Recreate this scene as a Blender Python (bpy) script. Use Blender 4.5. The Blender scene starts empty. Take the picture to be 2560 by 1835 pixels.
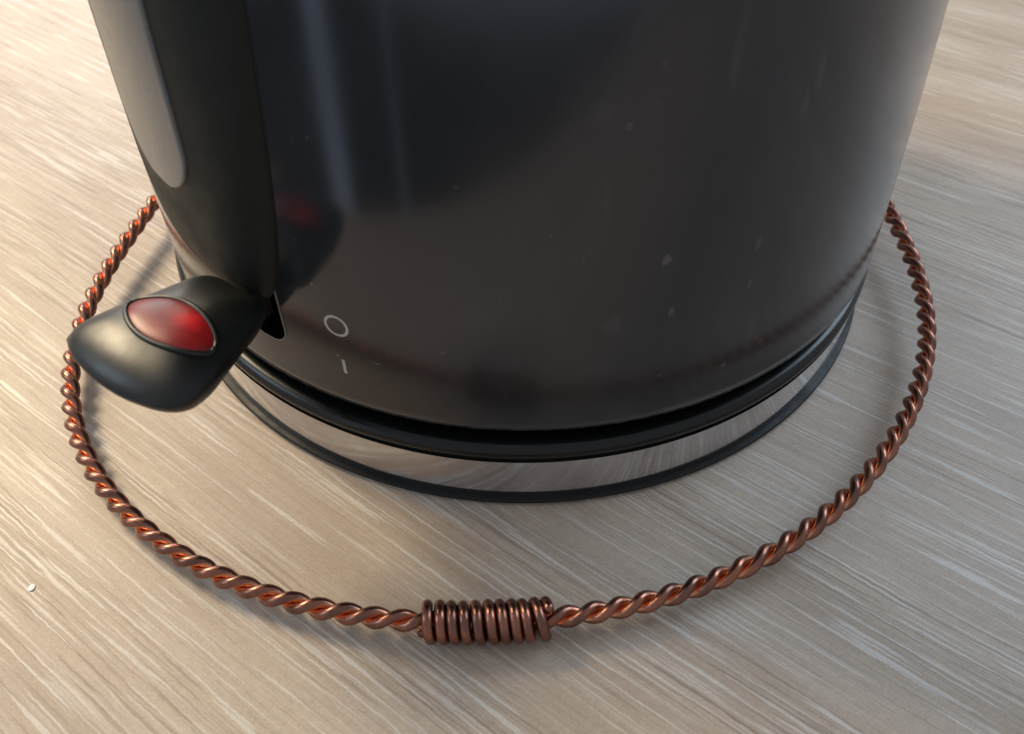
import bpy, bmesh, math, random
from mathutils import Vector, Matrix
R = math.radians
S = bpy.context.scene
COL = S.collection

# ------------------------------------------------------------------ camera
cd = bpy.data.cameras.new("camera")
cam = bpy.data.objects.new("camera", cd)
COL.objects.link(cam)
right = Vector((0.99993764, 0.00975758, -0.00543272))
up = Vector((-0.00370984, 0.74904264, 0.66251141))
fwd = Vector((-0.01053384, 0.66244993, -0.74903212))
M = Matrix((right, up, -fwd)).transposed().to_4x4()
M.translation = Vector((0, -0.1607, 0.1298))
cam.matrix_world = M
cd.sensor_width = 36
cd.lens = 28.8
cd.clip_start = 0.005
cd.clip_end = 20
cd.dof.use_dof = True
cd.dof.focus_distance = 0.150
cd.dof.aperture_fstop = 23
S.camera = cam
S.view_settings.view_transform = 'Standard'
S.view_settings.look = 'None'
S.view_settings.exposure = 0
S.view_settings.gamma = 1
S.cycles.max_bounces = 10
S.cycles.glossy_bounces = 6
S.cycles.transmission_bounces = 8
S.cycles.caustics_reflective = True
S.cycles.sample_clamp_indirect = 6

# ------------------------------------------------------------------ room light
W = bpy.data.worlds.new("World")
S.world = W
W.use_nodes = True
W.node_tree.nodes['Background'].inputs[0].default_value = (0.88, 0.92, 1.0, 1)
W.node_tree.nodes['Background'].inputs[1].default_value = 0.46


def area(name, az, el, dist, sx, sy, col, radiance, aim=(0, 0, 0.0)):
    l = bpy.data.lights.new(name, 'AREA')
    l.shape = 'RECTANGLE'
    l.size, l.size_y = sx, sy
    l.color = col
    l.energy = radiance * math.pi * sx * sy
    o = bpy.data.objects.new(name, l)
    COL.objects.link(o)
    a, e = R(az), R(el)
    p = Vector((math.cos(a) * math.cos(e), math.sin(a) * math.cos(e), math.sin(e))) * dist
    o.location = p
    o.rotation_euler = (Vector(aim) - p).to_track_quat('-Z', 'Y').to_euler()
    return o


area("lamp_light", 152, 40, 0.80, 0.22, 0.22, (1.0, 0.81, 0.54), 44)
area("window_light", 28, 34, 1.1, 0.55, 0.5, (0.66, 0.83, 1.0), 6.5)
area("side_window_light", -172, 30, 1.2, 0.35, 0.45, (0.72, 0.86, 1.0), 4.0)
area("back_window_light", 118, 24, 1.3, 0.5, 0.5, (1.0, 0.97, 0.94), 6.5)


def strip(name, az, dist, w, z0, z1, rad):
    o = area(name, az, 0, dist, w, z1 - z0, (0.72, 0.84, 1.0), rad)
    o.location.z = (z0 + z1) / 2
    a = R(az)
    o.rotation_euler = Vector((-math.cos(a), -math.sin(a), 0)).to_track_quat('-Z', 'Y').to_euler()


strip("door_gap_light", -136, 1.3, 0.12, -0.74, 0.9, 0.75)
strip("door_edge_light", -119, 1.3, 0.03, -0.74, 0.9, 0.5)


# ------------------------------------------------------------------ helpers
class G:
    """tiny node-graph helper"""
    def __init__(s, name):
        s.m = bpy.data.materials.new(name)
        s.m.use_nodes = True
        s.t = s.m.node_tree
        s.b = s.t.nodes['Principled BSDF']

    def n(s, kind, **kw):
        x = s.t.nodes.new(kind)
        for k, v in kw.items():
            setattr(x, k, v)
        return x

    def l(s, a, b):
        s.t.links.new(a, b)

    def math(s, op, a, b=None, c=None, clamp=False):
        x = s.n('ShaderNodeMath', operation=op)
        x.use_clamp = clamp
        for i, v in enumerate((a, b, c)):
            if v is None:
                continue
            if isinstance(v, (int, float)):
                x.inputs[i].default_value = v
            else:
                s.l(v, x.inputs[i])
        return x.outputs[0]

    def comb(s, x, y, z):
        c = s.n('ShaderNodeCombineXYZ')
        for i, v in enumerate((x, y, z)):
            if isinstance(v, (int, float)):
                c.inputs[i].default_value = v
            else:
                s.l(v, c.inputs[i])
        return c.outputs[0]

    def noise(s, vec, scale=1.0, detail=2.0, rough=0.5):
        x = s.n('ShaderNodeTexNoise')
        s.l(vec, x.inputs['Vector'])
        x.inputs['Scale'].default_value = scale
        x.inputs['Detail'].default_value = detail
        x.inputs['Roughness'].default_value = rough
        return x.outputs[0]

    def ramp(s, v, lo, hi, a=0.0, b=1.0, smooth=True):
        x = s.n('ShaderNodeMapRange')
        x.interpolation_type = 'SMOOTHSTEP' if smooth else 'LINEAR'
        s.l(v, x.inputs[0])
        for i, q in enumerate((lo, hi, a, b)):
            x.inputs[i + 1].default_value = q
        return x.outputs[0]

    def mix(s, f, a, b):
        x = s.n('ShaderNodeMix', data_type='RGBA')
        for i, v in ((0, f), (6, a), (7, b)):
            if isinstance(v, (int, float)):
                x.inputs[i].default_value = v
            elif isinstance(v, tuple):
                x.inputs[i].default_value = (*v, 1)
            else:
                s.l(v, x.inputs[i])
        return x.outputs[2]

    def set(s, **kw):
        for k, v in kw.items():
            i = s.b.inputs[k.replace('_', ' ')]
            if isinstance(v, (int, float)):
                i.default_value = v
            elif isinstance(v, tuple):
                i.default_value = v[:len(i.default_value)] if len(v) >= len(i.default_value) else (*v, 1)
            else:
                s.l(v, i)
        return s

    def bump(s, h, strength, dist):
        x = s.n('ShaderNodeBump')
        x.inputs['Strength'].default_value = strength
        x.inputs['Distance'].default_value = dist
        s.l(h, x.inputs['Height'])
        s.l(x.outputs[0], s.b.inputs['Normal'])


def obj(name, bm, mat, parent=None, smooth=True, kind=None):
    me = bpy.data.meshes.new(name)
    bmesh.ops.recalc_face_normals(bm, faces=bm.faces)
    bm.to_mesh(me)
    bm.free()
    if smooth:
        me.shade_smooth()
    me.materials.append(mat)
    o = bpy.data.objects.new(name, me)
    COL.objects.link(o)
    if parent:
        o.parent = parent
    if kind:
        o['kind'] = kind
    return o


def empty(name, label, cat, loc=(0, 0, 0)):
    o = bpy.data.objects.new(name, None)
    o.empty_display_size = 0.02
    COL.objects.link(o)
    o.location = loc
    o['label'] = label
    o['category'] = cat
    return o


def lathe(bm, prof, n=256, centre=lambda z: (0.0, 0.0), close=False, cap0=False, cap1=False):
    rings = []
    for (r, z) in prof:
        cx, cy = centre(z)
        rings.append([bm.verts.new((cx + r * math.cos(2 * math.pi * i / n), cy + r * math.sin(2 * math.pi * i / n), z)) for i in range(n)])
    pairs = list(zip(rings[:-1], rings[1:]))
    if close:
        pairs.append((rings[-1], rings[0]))
    for a, b in pairs:
        for i in range(n):
            j = (i + 1) % n
            bm.faces.new((a[i], a[j], b[j], b[i]))
    if cap0:
        bm.faces.new(rings[0])
    if cap1:
        bm.faces.new(rings[-1])


def tube(bm, pts, rad, n=16, closed=False, round_ends=True, core=None):
    """round wire through the points, parallel-transported frame"""
    pts = [Vector(p) for p in pts]
    N = len(pts)
    lay_ = bm.verts.layers.float.new('core_glow') if core else None
    T = []
    for i in range(N):
        a = pts[(i - 1) % N] if (closed or i > 0) else pts[0]
        b = pts[(i + 1) % N] if (closed or i < N - 1) else pts[-1]
        T.append((b - a).normalized())
    u = T[0].orthogonal().normalized()
    rings = []

    def ring(p, t, uu, rr):
        v = t.cross(uu)
        return [bm.verts.new(p + (uu * math.cos(2 * math.pi * k / n) + v * math.sin(2 * math.pi * k / n)) * rr) for k in range(n)]
    if round_ends and not closed:
        for q in (-1.0, -0.85, -0.5):
            rr = rad * math.sqrt(max(0.0, 1 - q * q)) + rad * 0.02
            rings.append(ring(pts[0] + T[0] * q * rad * 0.7, T[0], u, rr))
    for i in range(N):
        u = (u - T[i] * u.dot(T[i])).normalized()
        rg_ = ring(pts[i], T[i], u, rad)
        if core:      # how far each side of the wire faces the core of the twist
            c_ = (Vector(core[i]) - pts[i]).normalized()
            for q_ in rg_:
                q_[lay_] = 0.5 + 0.5 * (q_.co - pts[i]).normalized().dot(c_)
        rings.append(rg_)
    if round_ends and not closed:
        for q in (0.5, 0.85, 1.0):
            rr = rad * math.sqrt(max(0.0, 1 - q * q)) + rad * 0.02
            rings.append(ring(pts[-1] + T[-1] * q * rad * 0.7, T[-1], u, rr))
    pairs = list(zip(rings[:-1], rings[1:]))
    if closed:
        pairs.append((rings[-1], rings[0]))
    for a, b in pairs:
        for k in range(n):
            j = (k + 1) % n
            bm.faces.new((a[k], a[j], b[j], b[k]))
    if not closed:
        bm.faces.new(rings[0])
        bm.faces.new(rings[-1])


# ------------------------------------------------------------------ materials
# laminate with a linear wood print, grain along -35.5 degrees
g = G("pale_wood_laminate")
tc = g.n('ShaderNodeTexCoord').outputs['Object']
mp = g.n('ShaderNodeMapping')
g.l(tc, mp.inputs[0])
mp.inputs['Rotation'].default_value = (0, 0, R(35.5))
sp = g.n('ShaderNodeSeparateXYZ')
g.l(mp.outputs[0], sp.inputs[0])
u, v = sp.outputs[0], sp.outputs[1]
wob = g.noise(g.comb(g.math('MULTIPLY', u, 7), g.math('MULTIPLY', v, 16), 3.0), 1, 1)
wob2 = g.noise(g.comb(g.math('MULTIPLY', u, 40), g.math('MULTIPLY', v, 60), 8.0), 1, 2)
v1 = g.math('ADD', v, g.math('MULTIPLY', g.math('SUBTRACT', wob, 0.5), 0.006))
v2 = g.math('ADD', v1, g.math('MULTIPLY', g.math('SUBTRACT', wob2, 0.5), 0.0006))


def streak(us, vs, off, detail=2.0, vv=v2):
    return g.noise(g.comb(g.math('MULTIPLY', u, us), g.math('MULTIPLY', vv, vs), off), 1, detail)


tone = streak(9, 90, 1.0, 3)
tone2 = streak(2.5, 22, 21.0, 1)
clus = streak(7, 60, 31.0, 1)
clus2 = streak(6, 50, 47.0, 1)
clus3 = streak(18, 150, 83.0, 1)
rag = g.noise(g.comb(g.math('MULTIPLY', u, 260), g.math('MULTIPLY', v, 500), 91.0), 1, 2, 0.6)
v3 = g.math('ADD', v2, g.math('MULTIPLY', g.math('SUBTRACT', rag, 0.5), 0.0006))
light1 = g.ramp(streak(30, 1050, 5.0, 1.4, v3), 0.605, 0.655)
light2 = g.ramp(streak(42, 1900, 11.0, 0.5, v3), 0.58, 0.66)
light3 = g.ramp(streak(15, 300, 61.0, 2.0, v3), 0.55, 0.70)
dark1 = g.ramp(streak(34, 1300, 15.0, 1.0, v3), 0.585, 0.65)
dark2 = g.ramp(streak(44, 2300, 17.0, 0.5, v3), 0.57, 0.67)
fibre = streak(45, 2400, 27.0, 2)
grain = g.noise(tc, 2600, 2, 0.7)
grain2 = g.noise(tc, 600, 2, 0.6)
base = g.mix(g.ramp(tone, 0.3, 0.7), (0.360, 0.282, 0.215), (0.440, 0.357, 0.283))
base = g.mix(g.math('MULTIPLY', g.ramp(tone2, 0.42, 0.66), 0.30), base, (0.46, 0.392, 0.325))
base = g.mix(g.math('MULTIPLY', dark2, g.ramp(clus2, 0.42, 0.62, 0.15, 0.60)), base, (0.250, 0.190, 0.145))
base = g.mix(g.math('MULTIPLY', dark1, g.ramp(clus2, 0.42, 0.60, 0.18, 0.66)), base, (0.225, 0.168, 0.128))
base = g.mix(g.math('MULTIPLY', light3, 0.12), base, (0.56, 0.49, 0.42))
base = g.mix(g.math('MULTIPLY', light2, g.ramp(clus, 0.40, 0.60, 0.14, 0.68)), base, (0.56, 0.53, 0.49))
base = g.mix(g.math('MULTIPLY', light1, g.ramp(clus3, 0.36, 0.58, 0.14, 0.68)), base, (0.58, 0.55, 0.51))
gr = g.math('ADD', g.math('ADD', g.math('MULTIPLY', grain, 0.60), g.math('MULTIPLY', grain2, 0.26)), g.math('MULTIPLY', fibre, 0.22))
gr = g.math('ADD', gr, 0.46)
mulc = g.n('ShaderNodeVectorMath', operation='SCALE')
g.l(base, mulc.inputs[0])
g.l(gr, mulc.inputs['Scale'])
hgt = g.math('ADD', g.math('SUBTRACT', g.math('MULTIPLY', light1, 0.5), g.math('MULTIPLY', dark1, 0.8)), g.math('MULTIPLY', grain, 0.5))
g.set(Base_Color=mulc.outputs[0], Roughness=g.ramp(g.math('ADD', light1, light2), 0, 1.2, 0.48, 0.40), Specular_IOR_Level=0.5)
g.bump(hgt, 0.35, 0.00006)
M_WOOD = g.m

g = G("dark_floor")
n1 = g.noise(g.n('ShaderNodeTexCoord').outputs['Object'], 3, 4)
g.set(Base_Color=g.mix(n1, (0.035, 0.03, 0.026), (0.06, 0.05, 0.045)), Roughness=0.6)
M_FLOOR = g.m

# patinated copper
g = G("patinated_copper")
tc = g.n('ShaderNodeTexCoord').outputs['Object']
p1 = g.ramp(g.noise(tc, 260, 4, 0.6), 0.35, 0.68)
p2 = g.ramp(g.noise(tc, 520, 2, 0.6), 0.40, 0.70)
at = g.n('ShaderNodeAttribute', attribute_name='core_glow')
c = g.mix(p1, (0.31, 0.132, 0.090), (0.120, 0.068, 0.060))
c = g.mix(g.math('MULTIPLY', p2, 0.22), c, (0.52, 0.23, 0.14))
c = g.mix(g.ramp(at.outputs['Fac'], 0.40, 0.80), c, (0.80, 0.36, 0.20))  # orange of light bounced between the wires, put into the colour as cleaner copper
g.set(Base_Color=c, Metallic=1.0, Roughness=g.ramp(p2, 0, 1, 0.26, 0.36))
g.bump(g.noise(tc, 500, 2, 0.6), 0.03, 0.0002)
M_COPPER = g.m

# dark glossy kettle wall, with smudges, flecks and lime spots
g = G("dark_glossy_kettle_wall")
tc = g.n('ShaderNodeTexCoord').outputs['Object']
sm = g.noise(tc, 26, 4, 0.6)
vor = g.n('ShaderNodeTexVoronoi', feature='F1')
vor.inputs['Scale'].default_value = 62
g.l(tc, vor.inputs['Vector'])
mask = g.ramp(g.noise(tc, 30, 1), 0.56, 0.66)
sizes = g.noise(tc, 95, 2, 0.6)
spot = g.ramp(g.math('SUBTRACT', vor.outputs['Distance'], g.math('MULTIPLY', g.math('SUBTRACT', sizes, 0.5), 0.5)), 0.03, 0.14, 1, 0)
spot = g.math('MULTIPLY', g.math('MULTIPLY', spot, mask), 0.5)
vor2 = g.n('ShaderNodeTexVoronoi', feature='F1')
vor2.inputs['Scale'].default_value = 420
g.l(tc, vor2.inputs['Vector'])
dust = g.math('MULTIPLY', g.ramp(vor2.outputs['Distance'], 0.05, 0.14, 1, 0), g.ramp(g.noise(tc, 210, 2), 0.60, 0.66))
c = g.mix(g.ramp(sm, 0.35, 0.7), (0.0155, 0.0180, 0.0195), (0.0188, 0.0213, 0.0228))
gz = g.n('ShaderNodeSeparateXYZ')
g.l(tc, gz.inputs[0])
low = g.math('MULTIPLY', g.ramp(gz.outputs[2], 0.0050, 0.0056, 1, 0), g.ramp(g.noise(tc, 380, 3, 0.7), 0.46, 0.62))
c = g.mix(g.math('MULTIPLY', low, 0.12), c, (0.50, 0.46, 0.38))
mp2 = g.n('ShaderNodeMapping')
g.l(tc, mp2.inputs[0])
mp2.inputs['Scale'].default_value = (150, 150, 22)
drip = g.math('MULTIPLY', g.ramp(g.noise(mp2.outputs[0], 1, 2, 0.5), 0.62, 0.76), g.ramp(g.noise(tc, 34, 1), 0.48, 0.62))
c = g.mix(g.math('MULTIPLY', drip, 0.10), c, (0.20, 0.25, 0.27))
c = g.mix(g.math('MULTIPLY', spot, 0.34), c, (0.26, 0.25, 0.22))
# dried splashes and rubbed spots: (x, y, z, size, upright stretch, strength)
MARKS = [(0.0099, -0.0733, 0.062, 0.0022, 1.0, 0.05), (0.0132, -0.073, 0.0596, 0.0007, 1.0, 0.22), (0.0205, -0.073, 0.0385, 0.001, 1.0, 0.42),
         (0.0135, -0.0754, 0.0276, 0.0022, 1.3, 0.10), (0.0225, -0.0732, 0.0285, 0.0006, 2.0, 0.30), (0.0337, -0.0699, 0.0128, 0.0009, 1.0, 0.30),
         (-0.012, -0.076, 0.0222, 0.0006, 1.0, 0.20), (-0.023, -0.0737, 0.0171, 0.0011, 0.35, 0.25), (-0.0298, -0.0713, 0.0164, 0.00035, 1.0, 0.9),
         (0.0347, -0.0675, 0.0368, 0.0007, 2.6, 0.22), (0.038, -0.0631, 0.0619, 0.0009, 5.0, 0.10), (0.0368, -0.0641, 0.0571, 0.0008, 4.0, 0.12),
         (-0.0316, -0.0698, 0.0306, 0.0004, 1.6, 0.35), (-0.0193, -0.0754, 0.0021, 0.0003, 1.0, 0.8), (0.0349, -0.0681, 0.0293, 0.0005, 3.0, 0.20),
         (0.0223, -0.0741, 0.0151, 0.0005, 1.0, 0.22)]
brk = g.math('MULTIPLY', g.math('SUBTRACT', g.noise(tc, 1100, 3, 0.65), 0.45), 1.6)
marks = None
for (mx_, my_, mz_, mr_, mst_, mk_) in MARKS:
    vs_ = g.n('ShaderNodeVectorMath', operation='SUBTRACT')
    g.l(tc, vs_.inputs[0])
    vs_.inputs[1].default_value = (mx_, my_, mz_)
    vm_ = g.n('ShaderNodeVectorMath', operation='MULTIPLY')
    g.l(vs_.outputs[0], vm_.inputs[0])
    vm_.inputs[1].default_value = (1 / mr_, 1 / mr_, 1 / (mr_ * mst_))
    vl_ = g.n('ShaderNodeVectorMath', operation='LENGTH')
    g.l(vm_.outputs[0], vl_.inputs[0])
    k_ = g.ramp(g.math('ADD', vl_.outputs['Value'], brk), 0.5, 1.0, mk_ * 0.36, 0)
    marks = k_ if marks is None else g.math('MAXIMUM', marks, k_)
c = g.mix(marks, c, (0.42, 0.40, 0.35))
c = g.mix(g.math('MULTIPLY', dust, 0.12), c, (0.35, 0.33, 0.30))
g.set(Base_Color=c, Roughness=g.ramp(g.math('ADD', sm, g.math('MULTIPLY', spot, 0.9)), 0.35, 1.0, 0.135, 0.26), IOR=1.66, Specular_Tint=(0.87, 0.87, 1.0))
M_BODY = g.m


def plain(name, col, rough, metallic=0.0, ior=1.5, bump=None, var=0.15, scale=120, **kw):
    g = G(name)
    tc = g.n('ShaderNodeTexCoord').outputs['Object']
    nz = g.noise(tc, scale, 3, 0.6)
    lo = tuple(x * (1 - var) for x in col)
    hi = tuple(min(1, x * (1 + var)) for x in col)
    g.set(Base_Color=g.mix(nz, lo, hi), Roughness=g.ramp(nz, 0.3, 0.7, rough * 0.85, rough * 1.15), Metallic=metallic, IOR=ior, **kw)
    if bump:
        g.bump(g.noise(tc, bump[0], 2, 0.6), bump[1], bump[2])
    return g.m


M_BLACK = plain("black_satin_plastic", (0.0100, 0.0122, 0.0095), 0.58, Specular_IOR_Level=0.28, bump=(2600, 0.35, 0.00005))
M_LEVER = plain("black_textured_plastic", (0.0070, 0.0080, 0.0070), 0.38, ior=1.46, bump=(2400, 0.22, 0.00004))
M_GLOSS = plain("black_glossy_plastic", (0.005, 0.006, 0.006), 0.26, Specular_IOR_Level=0.35)
M_RUBBER = plain("black_foot_plastic", (0.006, 0.0065, 0.0065), 0.5, Specular_IOR_Level=0.3)
M_SLOT_SHADE = plain("slot_shade", (0.0012, 0.0012, 0.0012), 1.0, Specular_IOR_Level=0.0)  # black put in for the shade inside the slot
M_GAUGE = plain("smoky_translucent_gauge", (0.15, 0.15, 0.15), 0.30, ior=1.5, scale=40)
M_PRINT = plain("pale_grey_print", (0.42, 0.44, 0.43), 0.5, scale=900)
M_EDGE = plain("slot_edge_highlight", (0.20, 0.19, 0.165), 0.4, scale=900, var=0.4)  # thin highlight along the slot rim, put into its pale colour
M_CRUMB = plain("white_crumb", (0.93, 0.92, 0.88), 0.6, var=0.03, scale=600)

# polished steel with fine scratches and smudges
g = G("polished_steel")
tc = g.n('ShaderNodeTexCoord').outputs['Object']
mp = g.n('ShaderNodeMapping')
g.l(tc, mp.inputs[0])
mp.inputs['Scale'].default_value = (60, 60, 900)
n1 = g.noise(mp.outputs[0], 1, 3, 0.6)
n2 = g.noise(tc, 90, 4, 0.65)
g.set(Base_Color=g.mix(g.ramp(n2, 0.35, 0.7), (0.60, 0.60, 0.62), (0.50, 0.50, 0.52)), Metallic=1.0, Roughness=g.ramp(n2, 0.3, 0.75, 0.07, 0.17))
g.bump(n1, 0.03, 0.0001)
M_STEEL = g.m

g = G("red_indicator_lens")      # indicator lens; emission fading from one point paints its inner glow
tc = g.n('ShaderNodeTexCoord').outputs['Object']
vs_ = g.n('ShaderNodeVectorMath', operation='DISTANCE')
g.l(tc, vs_.inputs[0])
GLOW_AT = (-0.0474, -0.0786, 0.0325)
vs_.inputs[1].default_value = GLOW_AT
dd = g.math('ADD', vs_.outputs['Value'], g.math('MULTIPLY', g.math('SUBTRACT', g.noise(tc, 420, 2), 0.5), 0.0022))
glow = g.math('ADD', g.ramp(dd, 0.0004, 0.0030, 0.34, 0.0), g.ramp(dd, 0.0015, 0.0085, 0.07, 0.0))
g.set(Base_Color=g.mix(g.ramp(g.noise(tc, 260, 2), 0.35, 0.65), (0.12, 0.004, 0.006), (0.20, 0.008, 0.009)), Roughness=0.36, IOR=1.42,
      Subsurface_Weight=0.4, Subsurface_Radius=(0.002, 0.0003, 0.0003), Subsurface_Scale=1.0, Coat_Weight=0.0,
      Emission_Color=(1.0, 0.012, 0.02, 1), Emission_Strength=glow)
M_LENS = g.m

# ------------------------------------------------------------------ setting
G_ANG = R(-38.5)                       # table front edge direction
gd = Vector((math.cos(G_ANG), math.sin(G_ANG), 0))
gn = Vector((gd.y, -gd.x, 0))          # towards the room side (front-left)
if gn.dot(Vector((-1, -1, 0))) < 0:
    gn = -gn
edge0 = Vector((-0.068, -0.170, 0))
bm = bmesh.new()
A = edge0 - gd * 1.1
B = edge0 + gd * 1.1
Cc = B - gn * 0.85
Dd = A - gn * 0.85
top = [bm.verts.new(p) for p in (A, B, Cc, Dd)]
f = bm.faces.new(top)
ex = bmesh.ops.extrude_face_region(bm, geom=[f])
for vv in [x for x in ex['geom'] if isinstance(x, bmesh.types.BMVert)]:
    vv.co.z -= 0.028
bmesh.ops.recalc_face_normals(bm, faces=bm.faces)
bmesh.ops.bevel(bm, geom=[e for e in bm.edges], offset=0.0015, segments=2, affect='EDGES')
obj("tabletop", bm, M_WOOD, smooth=False, kind="structure")
bm = bmesh.new()
fs = [bm.verts.new((x, y, -0.75)) for x, y in ((-3, -3), (3, -3), (3, 3), (-3, 3))]
bm.faces.new(fs)
obj("floor", bm, M_FLOOR, smooth=False, kind="structure")

# ------------------------------------------------------------------ power base
baseo = empty("power_base", "round black power base with polished steel band, flat on the wood under the kettle", "power base")
bm = bmesh.new()
lathe(bm, [(0.0700, 0.0001), (0.0755, 0.0001), (0.0757, 0.0007), (0.0796, 0.0007), (0.0800, 0.0009), (0.0799, 0.0012), (0.0796, 0.0013), (0.0780, 0.0013)])
obj("foot_ring", bm, M_RUBBER, baseo)
bm = bmesh.new()
lathe(bm, [(0.0788, 0.0012), (0.0788, 0.0040), (0.0788, 0.0080), (0.0788, 0.0120)])
obj("steel_band", bm, M_STEEL, baseo)
bm = bmesh.new()
prof = [(0.0787, 0.0118)]
for k in range(0, 10):
    a = R(-52 + k * 16.0)
    prof.append((0.0771 + 0.00195 * math.cos(a), 0.0140 + 0.0019 * math.sin(a)))
prof += [(0.0745, 0.0162), (0.0740, 0.0150), (0.0650, 0.0150), (0.0100, 0.0150)]
lathe(bm, prof, cap1=True)
obj("top_plate", bm, M_GLOSS, baseo)

# ------------------------------------------------------------------ kettle
Z3 = 0.0197


def Rb(z):
    h = min(z, 0.13) - Z3
    return 0.0784 - 0.043 * h - 0.3577 * h * h - 0.12 * max(0, z - 0.13)


def Cb(z):
    h = z - Z3
    return (0.0004 - 0.0256 * h, 0.0006)


def wall(az, z, out=0.0):
    cx, cy = Cb(z)
    a = R(az)
    r = Rb(z) + out
    return Vector((cx + r * math.cos(a), cy + r * math.sin(a), z))


kettle = empty("kettle", "dark glossy electric kettle standing on its round base in the middle of the copper ring", "kettle", (0, 0, 0.015))
KP = Vector((0, 0, 0.015))


def kobj(name, bm, mat, parent=None, **kw):
    """child of the kettle, built in world coordinates"""
    for v_ in bm.verts:
        v_.co -= KP
    return obj(name, bm, mat, parent or kettle, **kw)


bm = bmesh.new()
prof = [(Rb(Z3) - 0.0016, Z3 - 0.0002), (Rb(Z3) - 0.0004, Z3 - 0.0002), (Rb(Z3), Z3 + 0.0003)]
z = Z3 + 0.002
while z < 0.19:
    prof.append((Rb(z), z))
    z += 0.004
for k in range(1, 8):
    a = R(k * 12.5)
    prof.append((Rb(0.19) - 0.012 * (1 - math.cos(a)), 0.19 + 0.012 * math.sin(a)))
prof += [(0.03, 0.2035), (0.002, 0.2045)]
lathe(bm, prof, centre=Cb, cap1=True)
body = kobj("body", bm, M_BODY)

# bottom shell with the thin rim lip under the wall
bm = bmesh.new()
r0 = Rb(Z3)
prof = [(r0 - 0.0010, Z3 + 0.0004), (r0 - 0.00115, Z3 - 0.0012), (r0 - 0.0018, Z3 - 0.0018), (r0 - 0.0040, Z3 - 0.0021), (r0 - 0.0055, Z3 - 0.0040), (r0 - 0.009, Z3 - 0.0043), (0.01, Z3 - 0.0043)]
lathe(bm, prof, centre=Cb, cap1=True)
kobj("bottom_rim", bm, M_GLOSS)

AZH = -123.2


def table(pts, z):
    if z <= pts[0][0]:
        return pts[0][1]
    for (a, b), (c_, d_) in zip(pts[:-1], pts[1:]):
        if z <= c_:
            return b + (d_ - b) * (z - a) / (c_ - a)
    return pts[-1][1]


# handle root: one broad smooth swelling on the wall, reaching further round on its left
WL = [(0.0372, 0.0), (0.0374, 0.0060), (0.0378, 0.0120), (0.0384, 0.0180), (0.0392, 0.0230), (0.0405, 0.0268), (0.0425, 0.0295), (0.046, 0.0315), (0.052, 0.0330), (0.2, 0.0340)]
WR = [(0.0372, 0.0), (0.0380, 0.0016), (0.0390, 0.0030), (0.0410, 0.0044), (0.0440, 0.0054), (0.048, 0.0066), (0.054, 0.0079), (0.062, 0.0091), (0.075, 0.0103), (0.09, 0.0113), (0.2, 0.013)]
PH = [(0.0372, 0.0), (0.0375, 0.0009), (0.0380, 0.0015), (0.0390, 0.0021), (0.0410, 0.0027), (0.0445, 0.0032), (0.049, 0.0034), (0.056, 0.0034), (0.07, 0.0031), (0.1, 0.0028), (0.2, 0.0028)]


def handle_h(d, z):
    """height of the handle above the wall, d metres round the wall from its middle line"""
    w_ = table(WL, z) if d < 0 else table(WR, z)
    if w_ <= 0:
        return 0.0
    s_ = min(1.0, abs(d) / w_)
    e_ = 1.15 if d < 0 else 2.8
    return table(PH, z) * (1 - s_ ** e_) ** 0.75


def patch(name, az0, halfw, z0, z1, out, mat, parent=None, n=10, rim=0.0006, nz=40, round_r=None, on_handle=False):
    """raised strip on the wall or handle, its lower end rounded (az centre az0, half width in m)"""
    bm = bmesh.new()
    rows = []
    rr = round_r or halfw
    m = []
    for k in range(15):
        a = R(90 * k / 14)
        m.append((z0 + rr * (1 - math.cos(a)), halfw - rr + rr * math.sin(a)))
    zz = z0 + rr
    while zz < z1:
        zz += (z1 - z0) / nz
        m.append((zz, halfw))
    for (zq, hw) in m:
        row = []
        hw = max(hw, 1e-5)
        for i in range(n + 1):
            s_ = math.sin(math.pi / 2 * (-1 + 2 * i / n))
            d = hw * s_
            az = az0 + math.degrees(d / Rb(zq))
            e_ = min(1.0, (hw - abs(d)) / rim)
            e2 = min(1.0, max(0.0, (zq - z0)) / rim)
            h = out * math.sqrt(max(0.0, 1 - (1 - min(e_, e2)) ** 2))
            if on_handle:
                h += handle_h(R(az - AZH) * Rb(zq), zq) - 0.00008
            row.append(bm.verts.new(wall(az, zq, h)))
        rows.append(row)
    for a, b in zip(rows[:-1], rows[1:]):
        for i in range(n):
            bm.faces.new((a[i], a[i + 1], b[i + 1], b[i]))
    return kobj(name, bm, mat, parent)


bm = bmesh.new()
rows = []
zs = [0.0372, 0.0373, 0.0374, 0.0376, 0.0378, 0.0380, 0.0385, 0.0390, 0.0397, 0.0405, 0.0415, 0.0425, 0.0437, 0.0450, 0.0465, 0.048, 0.050, 0.052, 0.055, 0.058] + [0.062 + 0.004 * i for i in range(32)]
n = 44
for zq in zs:
    row = []
    for i in range(n + 1):
        s_ = math.sin(math.pi / 2 * (-1 + 2 * i / n))
        w_ = max(table(WL, zq) if s_ < 0 else table(WR, zq), 1e-5)
        d = w_ * s_
        h = handle_h(d, zq) - (0.0002 if abs(s_) > 0.9999 else 0)
        row.append(bm.verts.new(wall(AZH + math.degrees(d / Rb(zq)), zq, h)))
    rows.append(row)
for a, b in zip(rows[:-1], rows[1:]):
    for i in range(n):
        bm.faces.new((a[i], a[i + 1], b[i + 1], b[i]))
hand = kobj("handle", bm, M_BLACK)
patch("water_gauge", -133.4, 0.0098, 0.0552, 0.184, 0.0004, M_GAUGE, hand, n=40, rim=0.0006, on_handle=True, round_r=0.0094)

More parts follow.
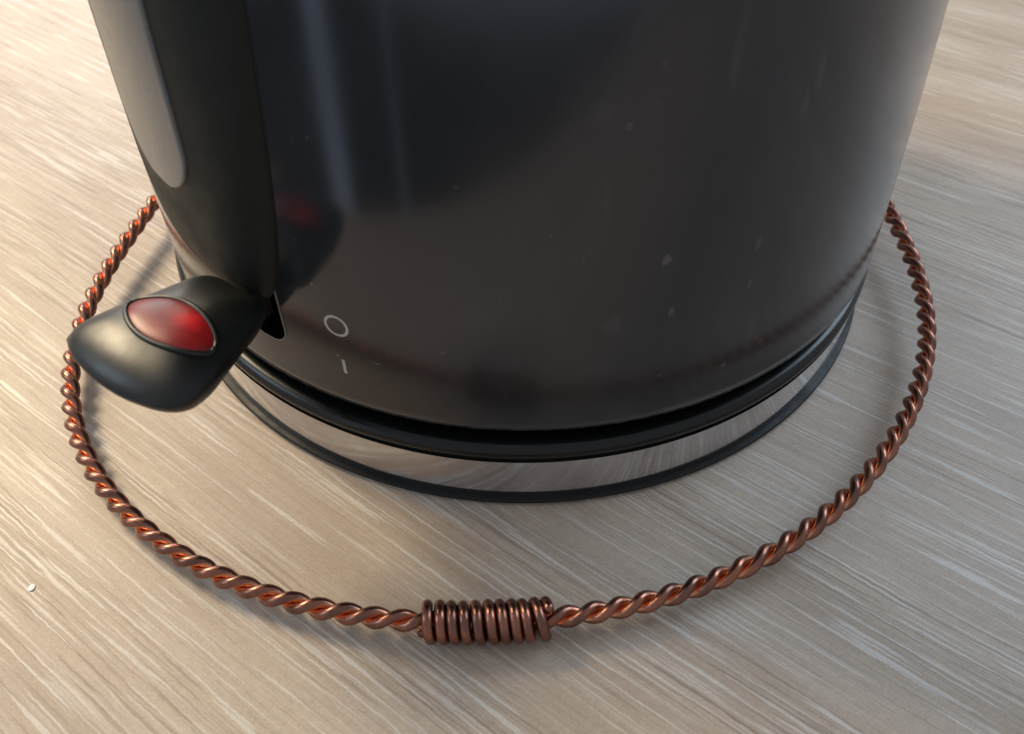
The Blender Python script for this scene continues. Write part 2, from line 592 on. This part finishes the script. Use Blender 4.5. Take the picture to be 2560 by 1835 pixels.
# lever slot: near-black patch on the wall stands in for the recess's shade
patch("lever_slot_shade", -123.2, 0.0041, 0.0292, 0.0420, 0.00025, M_SLOT_SHADE, n=12, rim=0.0001, round_r=0.0034)
bm = bmesh.new()
pts = []
hw, z0, z1, rr = 0.0042, 0.0290, 0.0420, 0.0035
for k in range(9):
    a = R(90 * k / 8)
    pts.append((hw - rr + rr * math.sin(a), z0 + rr * (1 - math.cos(a))))
for k in range(8):
    pts.append((hw, z0 + rr + (z1 - z0 - rr) * (k + 1) / 8))
full = [(-d, zq) for d, zq in reversed(pts)] + pts
tube(bm, [wall(AZH + math.degrees(d / Rb(zq)), zq, 0.00005) for d, zq in full], 0.00016, 8)
kobj("slot_edge", bm, M_EDGE)

# printed O and I
bm = bmesh.new()
az0, zc = -111.8, 0.0383
for rad_, k in ((0.00192, 0), (0.00222, 1)):
    pass
ri, ro, nn = 0.00170, 0.00216, 64
a_, b_ = [], []
for i in range(nn):
    a = 2 * math.pi * i / nn
    for rr_, L_ in ((ri, a_), (ro, b_)):
        zq = zc + rr_ * math.sin(a)
        L_.append(bm.verts.new(wall(az0 + math.degrees(rr_ * math.cos(a) / Rb(zq)), zq, 0.00004)))
for i in range(nn):
    j = (i + 1) % nn
    bm.faces.new((a_[i], a_[j], b_[j], b_[i]))
kobj("printed_off_mark", bm, M_PRINT)
bm = bmesh.new()
rows = []
for zq in (0.0276, 0.0284, 0.0292, 0.0300, 0.0308):
    rows.append([bm.verts.new(wall(-111.9 + math.degrees(d / Rb(zq)), zq, 0.00004)) for d in (-0.00030, 0.00030)])
for a, b in zip(rows[:-1], rows[1:]):
    bm.faces.new((a[0], a[1], b[1], b[0]))
kobj("printed_on_mark", bm, M_PRINT)

# lever: duck-bill paddle, narrow at the slot and widening outwards, domed on top and deeper below
az = R(AZH)
E_ = Vector((math.cos(az), math.sin(az), 0))
T_ = Vector((-math.sin(az), math.cos(az), 0))
Z_ = Vector((0, 0, 1))


def lev(r, t, z):
    return E_ * r + T_ * t + Z_ * z


# plan outline, right half, from the root to the nose: (r, t) in mm
OUT = [(79.9, 0.0), (79.9, 2.5), (80.0, 4.6), (80.6, 6.6), (82.6, 8.0), (86.5, 9.2), (90.5, 10.6), (94.5, 12.1), (98.2, 13.2), (101.0, 13.4), (102.9, 12.0), (104.1, 9.3), (104.8, 6.0), (105.2, 3.0), (105.3, 0.0)]


def smooth_curve(P, it=3):
    for _ in range(it):
        Q = [P[0]]
        for a, b in zip(P[:-1], P[1:]):
            Q.append((a[0] * 0.75 + b[0] * 0.25, a[1] * 0.75 + b[1] * 0.25))
            Q.append((a[0] * 0.25 + b[0] * 0.75, a[1] * 0.25 + b[1] * 0.75))
        Q.append(P[-1])
        P = Q
    return P


half = smooth_curve(OUT, 2)
outline = [(r_, t_ * 0.88) for r_, t_ in half] + [(r_, -t_ * 0.975) for r_, t_ in reversed(half[1:-1])]
CR, CT = 92.5, 0.0          # plan centre


def prim(rho, k):
    r_, t_ = outline[k]
    return CR + (r_ - CR) * rho, t_ * rho


def zmid(r_):               # rim height
    return 42.4 + 0.06 * (r_ - 92)


def ztop(rho, r_, t_):
    return zmid(r_) + 4.0 * (1 - rho ** 2.6) ** 0.62


def zbot(rho, r_, t_):
    return zmid(r_) - 7.6 * (1 - rho ** 2.1) ** 0.55 * (1 - 0.25 * max(0, (r_ - 96) / 9))


bm = bmesh.new()
K = len(outline)
rhos = [math.sin(math.pi / 2 * i / 16) for i in range(1, 16)] + [0.9985]
rings = []
c_top = bm.verts.new(lev(CR / 1e3, 0, ztop(0, CR, 0) / 1e3))
c_bot = bm.verts.new(lev(CR / 1e3, 0, zbot(0, CR, 0) / 1e3))
for side in (0, 1):
    seq = rhos if side == 0 else list(reversed(rhos))
    for rho in seq:
        row = []
        for k in range(K):
            r_, t_ = prim(rho, k)
            zz = ztop(rho, r_, t_) if side == 0 else zbot(rho, r_, t_)
            row.append(bm.verts.new(lev(r_ / 1e3, t_ / 1e3, zz / 1e3)))
        rings.append(row)
for a, b in zip(rings[:-1], rings[1:]):
    for k in range(K):
        j = (k + 1) % K
        bm.faces.new((a[k], a[j], b[j], b[k]))
for k in range(K):
    j = (k + 1) % K
    bm.faces.new((c_top, rings[0][k], rings[0][j]))
    bm.faces.new((c_bot, rings[-1][j], rings[-1][k]))
lever = kobj("switch_lever", bm, M_LEVER)
bm = bmesh.new()          # neck that carries the paddle into the slot
rows = []
for r_, hw, zc_, hz in ((72, 2.6, 38.0, 3.0), (77, 2.7, 38.4, 3.3), (80, 3.0, 39.0, 3.8), (84, 3.6, 40.0, 4.4), (86, 2.8, 40.2, 3.4)):
    rows.append([bm.verts.new(lev(r_ / 1e3, math.copysign(abs(math.cos(a)) ** 0.5, math.cos(a)) * hw / 1e3, (zc_ + math.copysign(abs(math.sin(a)) ** 0.5, math.sin(a)) * hz) / 1e3)) for a in [2 * math.pi * i / 32 for i in range(32)]])
for a, b in zip(rows[:-1], rows[1:]):
    for i in range(32):
        bm.faces.new((a[i], a[(i + 1) % 32], b[(i + 1) % 32], b[i]))
bm.faces.new(rows[0])
bm.faces.new(rows[-1])
kobj("lever_neck", bm, M_LEVER, lever)


def top_z(r_, t_):
    """height of the lever's top above plan point, mm"""
    ang = math.atan2(t_, r_ - CR)
    best, bd = 0, 9
    for k in range(K):
        a = math.atan2(outline[k][1], outline[k][0] - CR)
        d = abs((a - ang + math.pi) % (2 * math.pi) - math.pi)
        if d < bd:
            bd, best = d, k
    L0 = math.hypot(outline[best][0] - CR, outline[best][1])
    rho = min(0.999, math.hypot(r_ - CR, t_) / L0)
    return ztop(rho, r_, t_)


# lens outline on the top: ellipse across the lever, slightly pointed to the left
LR, LT, LA, LB = 93.3, 0.4, 8.3, 4.2


def lens_pt(a, s):
    x = LA * math.cos(a)
    y = LB * math.sin(a)
    if x < 0:
        y *= (1 - 0.30 * (x / LA) ** 2)
    return LR + y * s, LT + x * s


bm = bmesh.new()
pts = []
for i in range(72):
    r_, t_ = lens_pt(2 * math.pi * i / 72, 1.0)
    pts.append(lev(r_ / 1e3, t_ / 1e3, top_z(r_, t_) / 1e3 + 0.00008))
tube(bm, pts, 0.00042, 10, closed=True)
kobj("lens_bezel", bm, M_LEVER, lever)
bm = bmesh.new()
rings = []
for j in range(1, 9):
    s_ = math.sin(math.pi / 2 * j / 8) * 0.965
    row = []
    for i in range(72):
        a = 2 * math.pi * i / 72
        r_, t_ = lens_pt(a, s_)
        edge_ = s_ / 0.965
        lift_ = 0.10 + 0.35 * math.sqrt(max(0.0, 1 - edge_ ** 4)) + 0.10 * (1 - edge_ ** 2)
        row.append(bm.verts.new(lev(r_ / 1e3, t_ / 1e3, (top_z(r_, t_) + lift_) / 1e3)))
    rings.append(row)
cc = bm.verts.new(lev(LR / 1e3, LT / 1e3, (sum((v_.co.z for v_ in rings[0])) / 72) + 0.00001))
for a, b in zip(rings[:-1], rings[1:]):
    for i in range(72):
        j = (i + 1) % 72
        bm.faces.new((a[i], a[j], b[j], b[i]))
for i in range(72):
    bm.faces.new((cc, rings[0][(i + 1) % 72], rings[0][i]))
kobj("indicator_lens", bm, M_LENS, lever)

# ------------------------------------------------------------------ twisted copper ring
FC = [95.115, -2.453, -8.671, -2.842, 2.875, 0.997, -0.828, -1.881, 0.416, 0.32, 0.314, -0.631, -0.037, -0.107, -0.03, -0.239, -0.11]
LIFT = ([-270, -200, -170, -140, -118, -100, -80, -60, -30, 0, 40, 90], [6, 6.8, 5.8, 3.4, 3.2, 4.0, 4.0, 5.2, 6.2, 6.8, 6.5, 6])


def interp(x, xs, ys):
    if x <= xs[0]:
        return ys[0]
    for i in range(len(xs) - 1):
        if x <= xs[i + 1]:
            t = (x - xs[i]) / (xs[i + 1] - xs[i])
            return ys[i] + (ys[i + 1] - ys[i]) * t
    return ys[-1]


def centre(deg):
    a = R(deg)
    r_ = FC[0]
    for n_ in range(1, 9):
        r_ += FC[2 * n_ - 1] * math.cos(n_ * a) + FC[2 * n_] * math.sin(n_ * a)
    zq = sum(interp(deg + d, *LIFT) for d in (-8, -4, 0, 4, 8)) / 5
    return Vector((r_ * math.cos(a), r_ * math.sin(a), zq)) / 1000


# measured crossings of the lay (degrees round the ring), one per half turn
BRD = [-85.67, -83.19, -80.89, -78.54, -75.97, -73.41, -71.18, -68.47, -65.49, -62.71, -60.07, -57.31, -54.61, -51.94, -49.09, -46.02, -43.31, -40.65, -38.05, -35.67, -33.04, -30.54, -28.12, -25.67, -22.9, -20.05, -17.34, -14.51, -11.78, -8.93, -5.71]
BLD = [-100.13, -102.64, -105.16, -107.67, -110.15, -112.36, -114.84, -117.2, -119.66, -122.18, -124.49, -126.9, -129.31, -131.45, -133.81]
HAND = -1.0
d_w = 0.00185
VIEW = Vector((0, -0.1607, 0.1298))


def frame(deg):
    p = centre(deg)
    t = (centre(deg + 0.3) - centre(deg - 0.3)).normalized()
    n_ = Vector((p.x, p.y, 0)).normalized()
    n_ = (n_ - t * n_.dot(t)).normalized()      # outwards
    b_ = t.cross(n_)
    if b_.z < 0:
        b_ = -b_
    return p, t, n_, b_


def lay0(deg):
    """lay angle at which a strand stands highest as seen from the front"""
    p, t, n_, b_ = frame(deg)
    m_ = t.cross(VIEW - p).normalized()
    if m_.dot(n_) > 0:
        m_ = -m_
    return math.atan2(m_.dot(b_), m_.dot(-n_))


def arclen(a, b, st=0.25):
    n_ = max(1, int(abs(b - a) / st))
    return sum((centre(a + (b - a) * (i + 1) / n_) - centre(a + (b - a) * i / n_)).length for i in range(n_))


# knots (deg, phase)
knR = [(dg, lay0(dg) + HAND * math.pi * i) for i, dg in enumerate(BRD)]
knL = [(dg, lay0(dg) - HAND * math.pi * (i)) for i, dg in enumerate(BLD)]
# smooth the measured knots: a straight phase against arc length fits them to a fraction of a wire
def linfit(kn):
    s0 = kn[0][0]
    S_ = [arclen(s0, d) if d != s0 else 0.0 for d, _ in kn]
    P_ = [p for _, p in kn]
    n_ = len(S_)
    mx, my = sum(S_) / n_, sum(P_) / n_
    k_ = sum((x - mx) * (y - my) for x, y in zip(S_, P_)) / sum((x - mx) ** 2 for x in S_)
    return k_, my - k_ * mx


kR = linfit(knR)
kL = linfit(knL)
STEP = 0.00038
pathR = []      # from the coil anticlockwise to the back
deg, s_acc = BRD[0], 0.0
rate = 0.25
samples = []
# right going
dgs = []
dg = BRD[0]
last = centre(dg)
s = 0.0
samples.append((dg, kR[1]))
END = 90.0
while dg < END:
    dg += 0.23
    p = centre(dg)
    s += (p - last).length
    last = p
    ph = kR[0] * s + kR[1]
    if dg < BRD[-1]:
        kk = max(i for i in range(len(BRD)) if BRD[i] <= dg)
        t = (dg - BRD[kk]) / (BRD[kk + 1] - BRD[kk])
        ph2 = knR[kk][1] * (1 - t) + knR[kk + 1][1] * t
        ph = 0.35 * ph + 0.65 * ph2
    samples.append((dg, ph))
left = []
dg = BLD[0]
last = centre(dg)
s = 0.0
left.append((dg, kL[1]))
while dg > -270:
    dg -= 0.23
    p = centre(dg)
    s += (p - last).length
    last = p
    left.append((dg, kL[0] * s + kL[1]))
# fill under the coil, keeping the two phases continuous (whole half turns)
dl, pl = left[0]
dr, pr = samples[0]
k_ = round((pl - pr) / math.pi - (HAND * -1) * (arclen(dl, dr) / 0.0048))
pl_need = pl
mid = []
gap_turns = -HAND * arclen(dl, dr) / 0.0048 * math.pi
diff = pl - pr
off = round((gap_turns - diff) / math.pi) * math.pi
left = [(d, p + off) for d, p in left]
dl, pl = left[0]
nmid = 40
for i in range(1, nmid):
    t = i / nmid
    mid.append((dl + (dr - dl) * t, pl + (pr - pl) * t))
lay = list(reversed(left)) + mid + samples
# close at the back: blend the phase so that both ends meet
ph0, ph1 = lay[0][1], lay[-1][1]
need = round((ph1 - ph0) / (2 * math.pi)) * 2 * math.pi - (ph1 - ph0)
BACK = [i for i, (d, _) in enumerate(lay) if d > 20]
nb = len(BACK)
for c_i, i in enumerate(BACK):
    lay[i] = (lay[i][0], lay[i][1] + need * (c_i + 1) / nb)

ringo = empty("copper_wire_ring", "ring of twisted copper wire around the kettle with a coil wrap in front", "wire ring")
for sidx in (0, 1):
    pts = []
    cores = []
    for d, ph in lay[:-1]:
        p, t, n_, b_ = frame(d)
        a = ph + math.pi * sidx
        cores.append(p)
        pts.append(p + (-n_ * math.cos(a) + b_ * math.sin(a)) * (d_w * 0.5))
    # resample evenly enough by midpoint smoothing
    bm = bmesh.new()
    tube(bm, pts, d_w * 0.5, 16, closed=True, core=cores)
    obj("wire_strand", bm, M_COPPER, ringo)

# coil wrap: eleven close turns of the same wire
random.seed(4)
bm = bmesh.new()
c0, c1 = -98.10, -87.50
hr = 0.00268
pts = []
cores = []
nst = 40
a0, a1 = -110.0, 3600 + 80.0
top_at = 41.0
tot = int((a1 - a0) / 360 * nst)
jit = [random.uniform(-1, 1) for _ in range(16)]
for i in range(tot + 1):
    ang = a0 + (a1 - a0) * i / tot
    tt = (ang - top_at) / 360          # 0 at the first crest, 10 at the last
    k0 = math.floor(tt)
    f_ = tt - k0
    f_ = f_ * f_ * (3 - 2 * f_)
    j_ = jit[k0 + 1] * (1 - f_) + jit[k0 + 2] * f_
    d = c0 + (c1 - c0) * tt / 10 + j_ * 0.09
    lean = max(0.0, 1 - abs(tt - 9.5) / 0.5)           # the last full turn leans outwards at the bottom
    d += 0.30 * lean * lean * (3 - 2 * lean)
    if tt > 10:
        d += 0.2 * (tt - 10)
    p, t, n_, b_ = frame(d)
    a = R(ang)
    rr_ = hr * (1 + 0.035 * j_)
    if tt > 10:
        rr_ *= 1 - 0.25 * (tt - 10)
    pts.append(p + (-n_ * math.cos(a) + b_ * math.sin(a)) * rr_)
    cores.append(p)
tube(bm, pts, d_w * 0.5, 16, core=cores)
obj("coil_wrap", bm, M_COPPER, ringo)

# ------------------------------------------------------------------ crumb on the table
bm = bmesh.new()
bmesh.ops.create_icosphere(bm, subdivisions=1, radius=0.00085)
random.seed(7)
for v_ in bm.verts:
    v_.co *= random.uniform(0.7, 1.2)
    v_.co.z *= 0.2
cr = obj("crumb", bm, M_CRUMB, smooth=False)
cr.location = (-0.0836, -0.0969, 0.00014)
cr['label'] = "tiny white crumb lying on the pale wood left of the copper ring"
cr['category'] = "crumb"
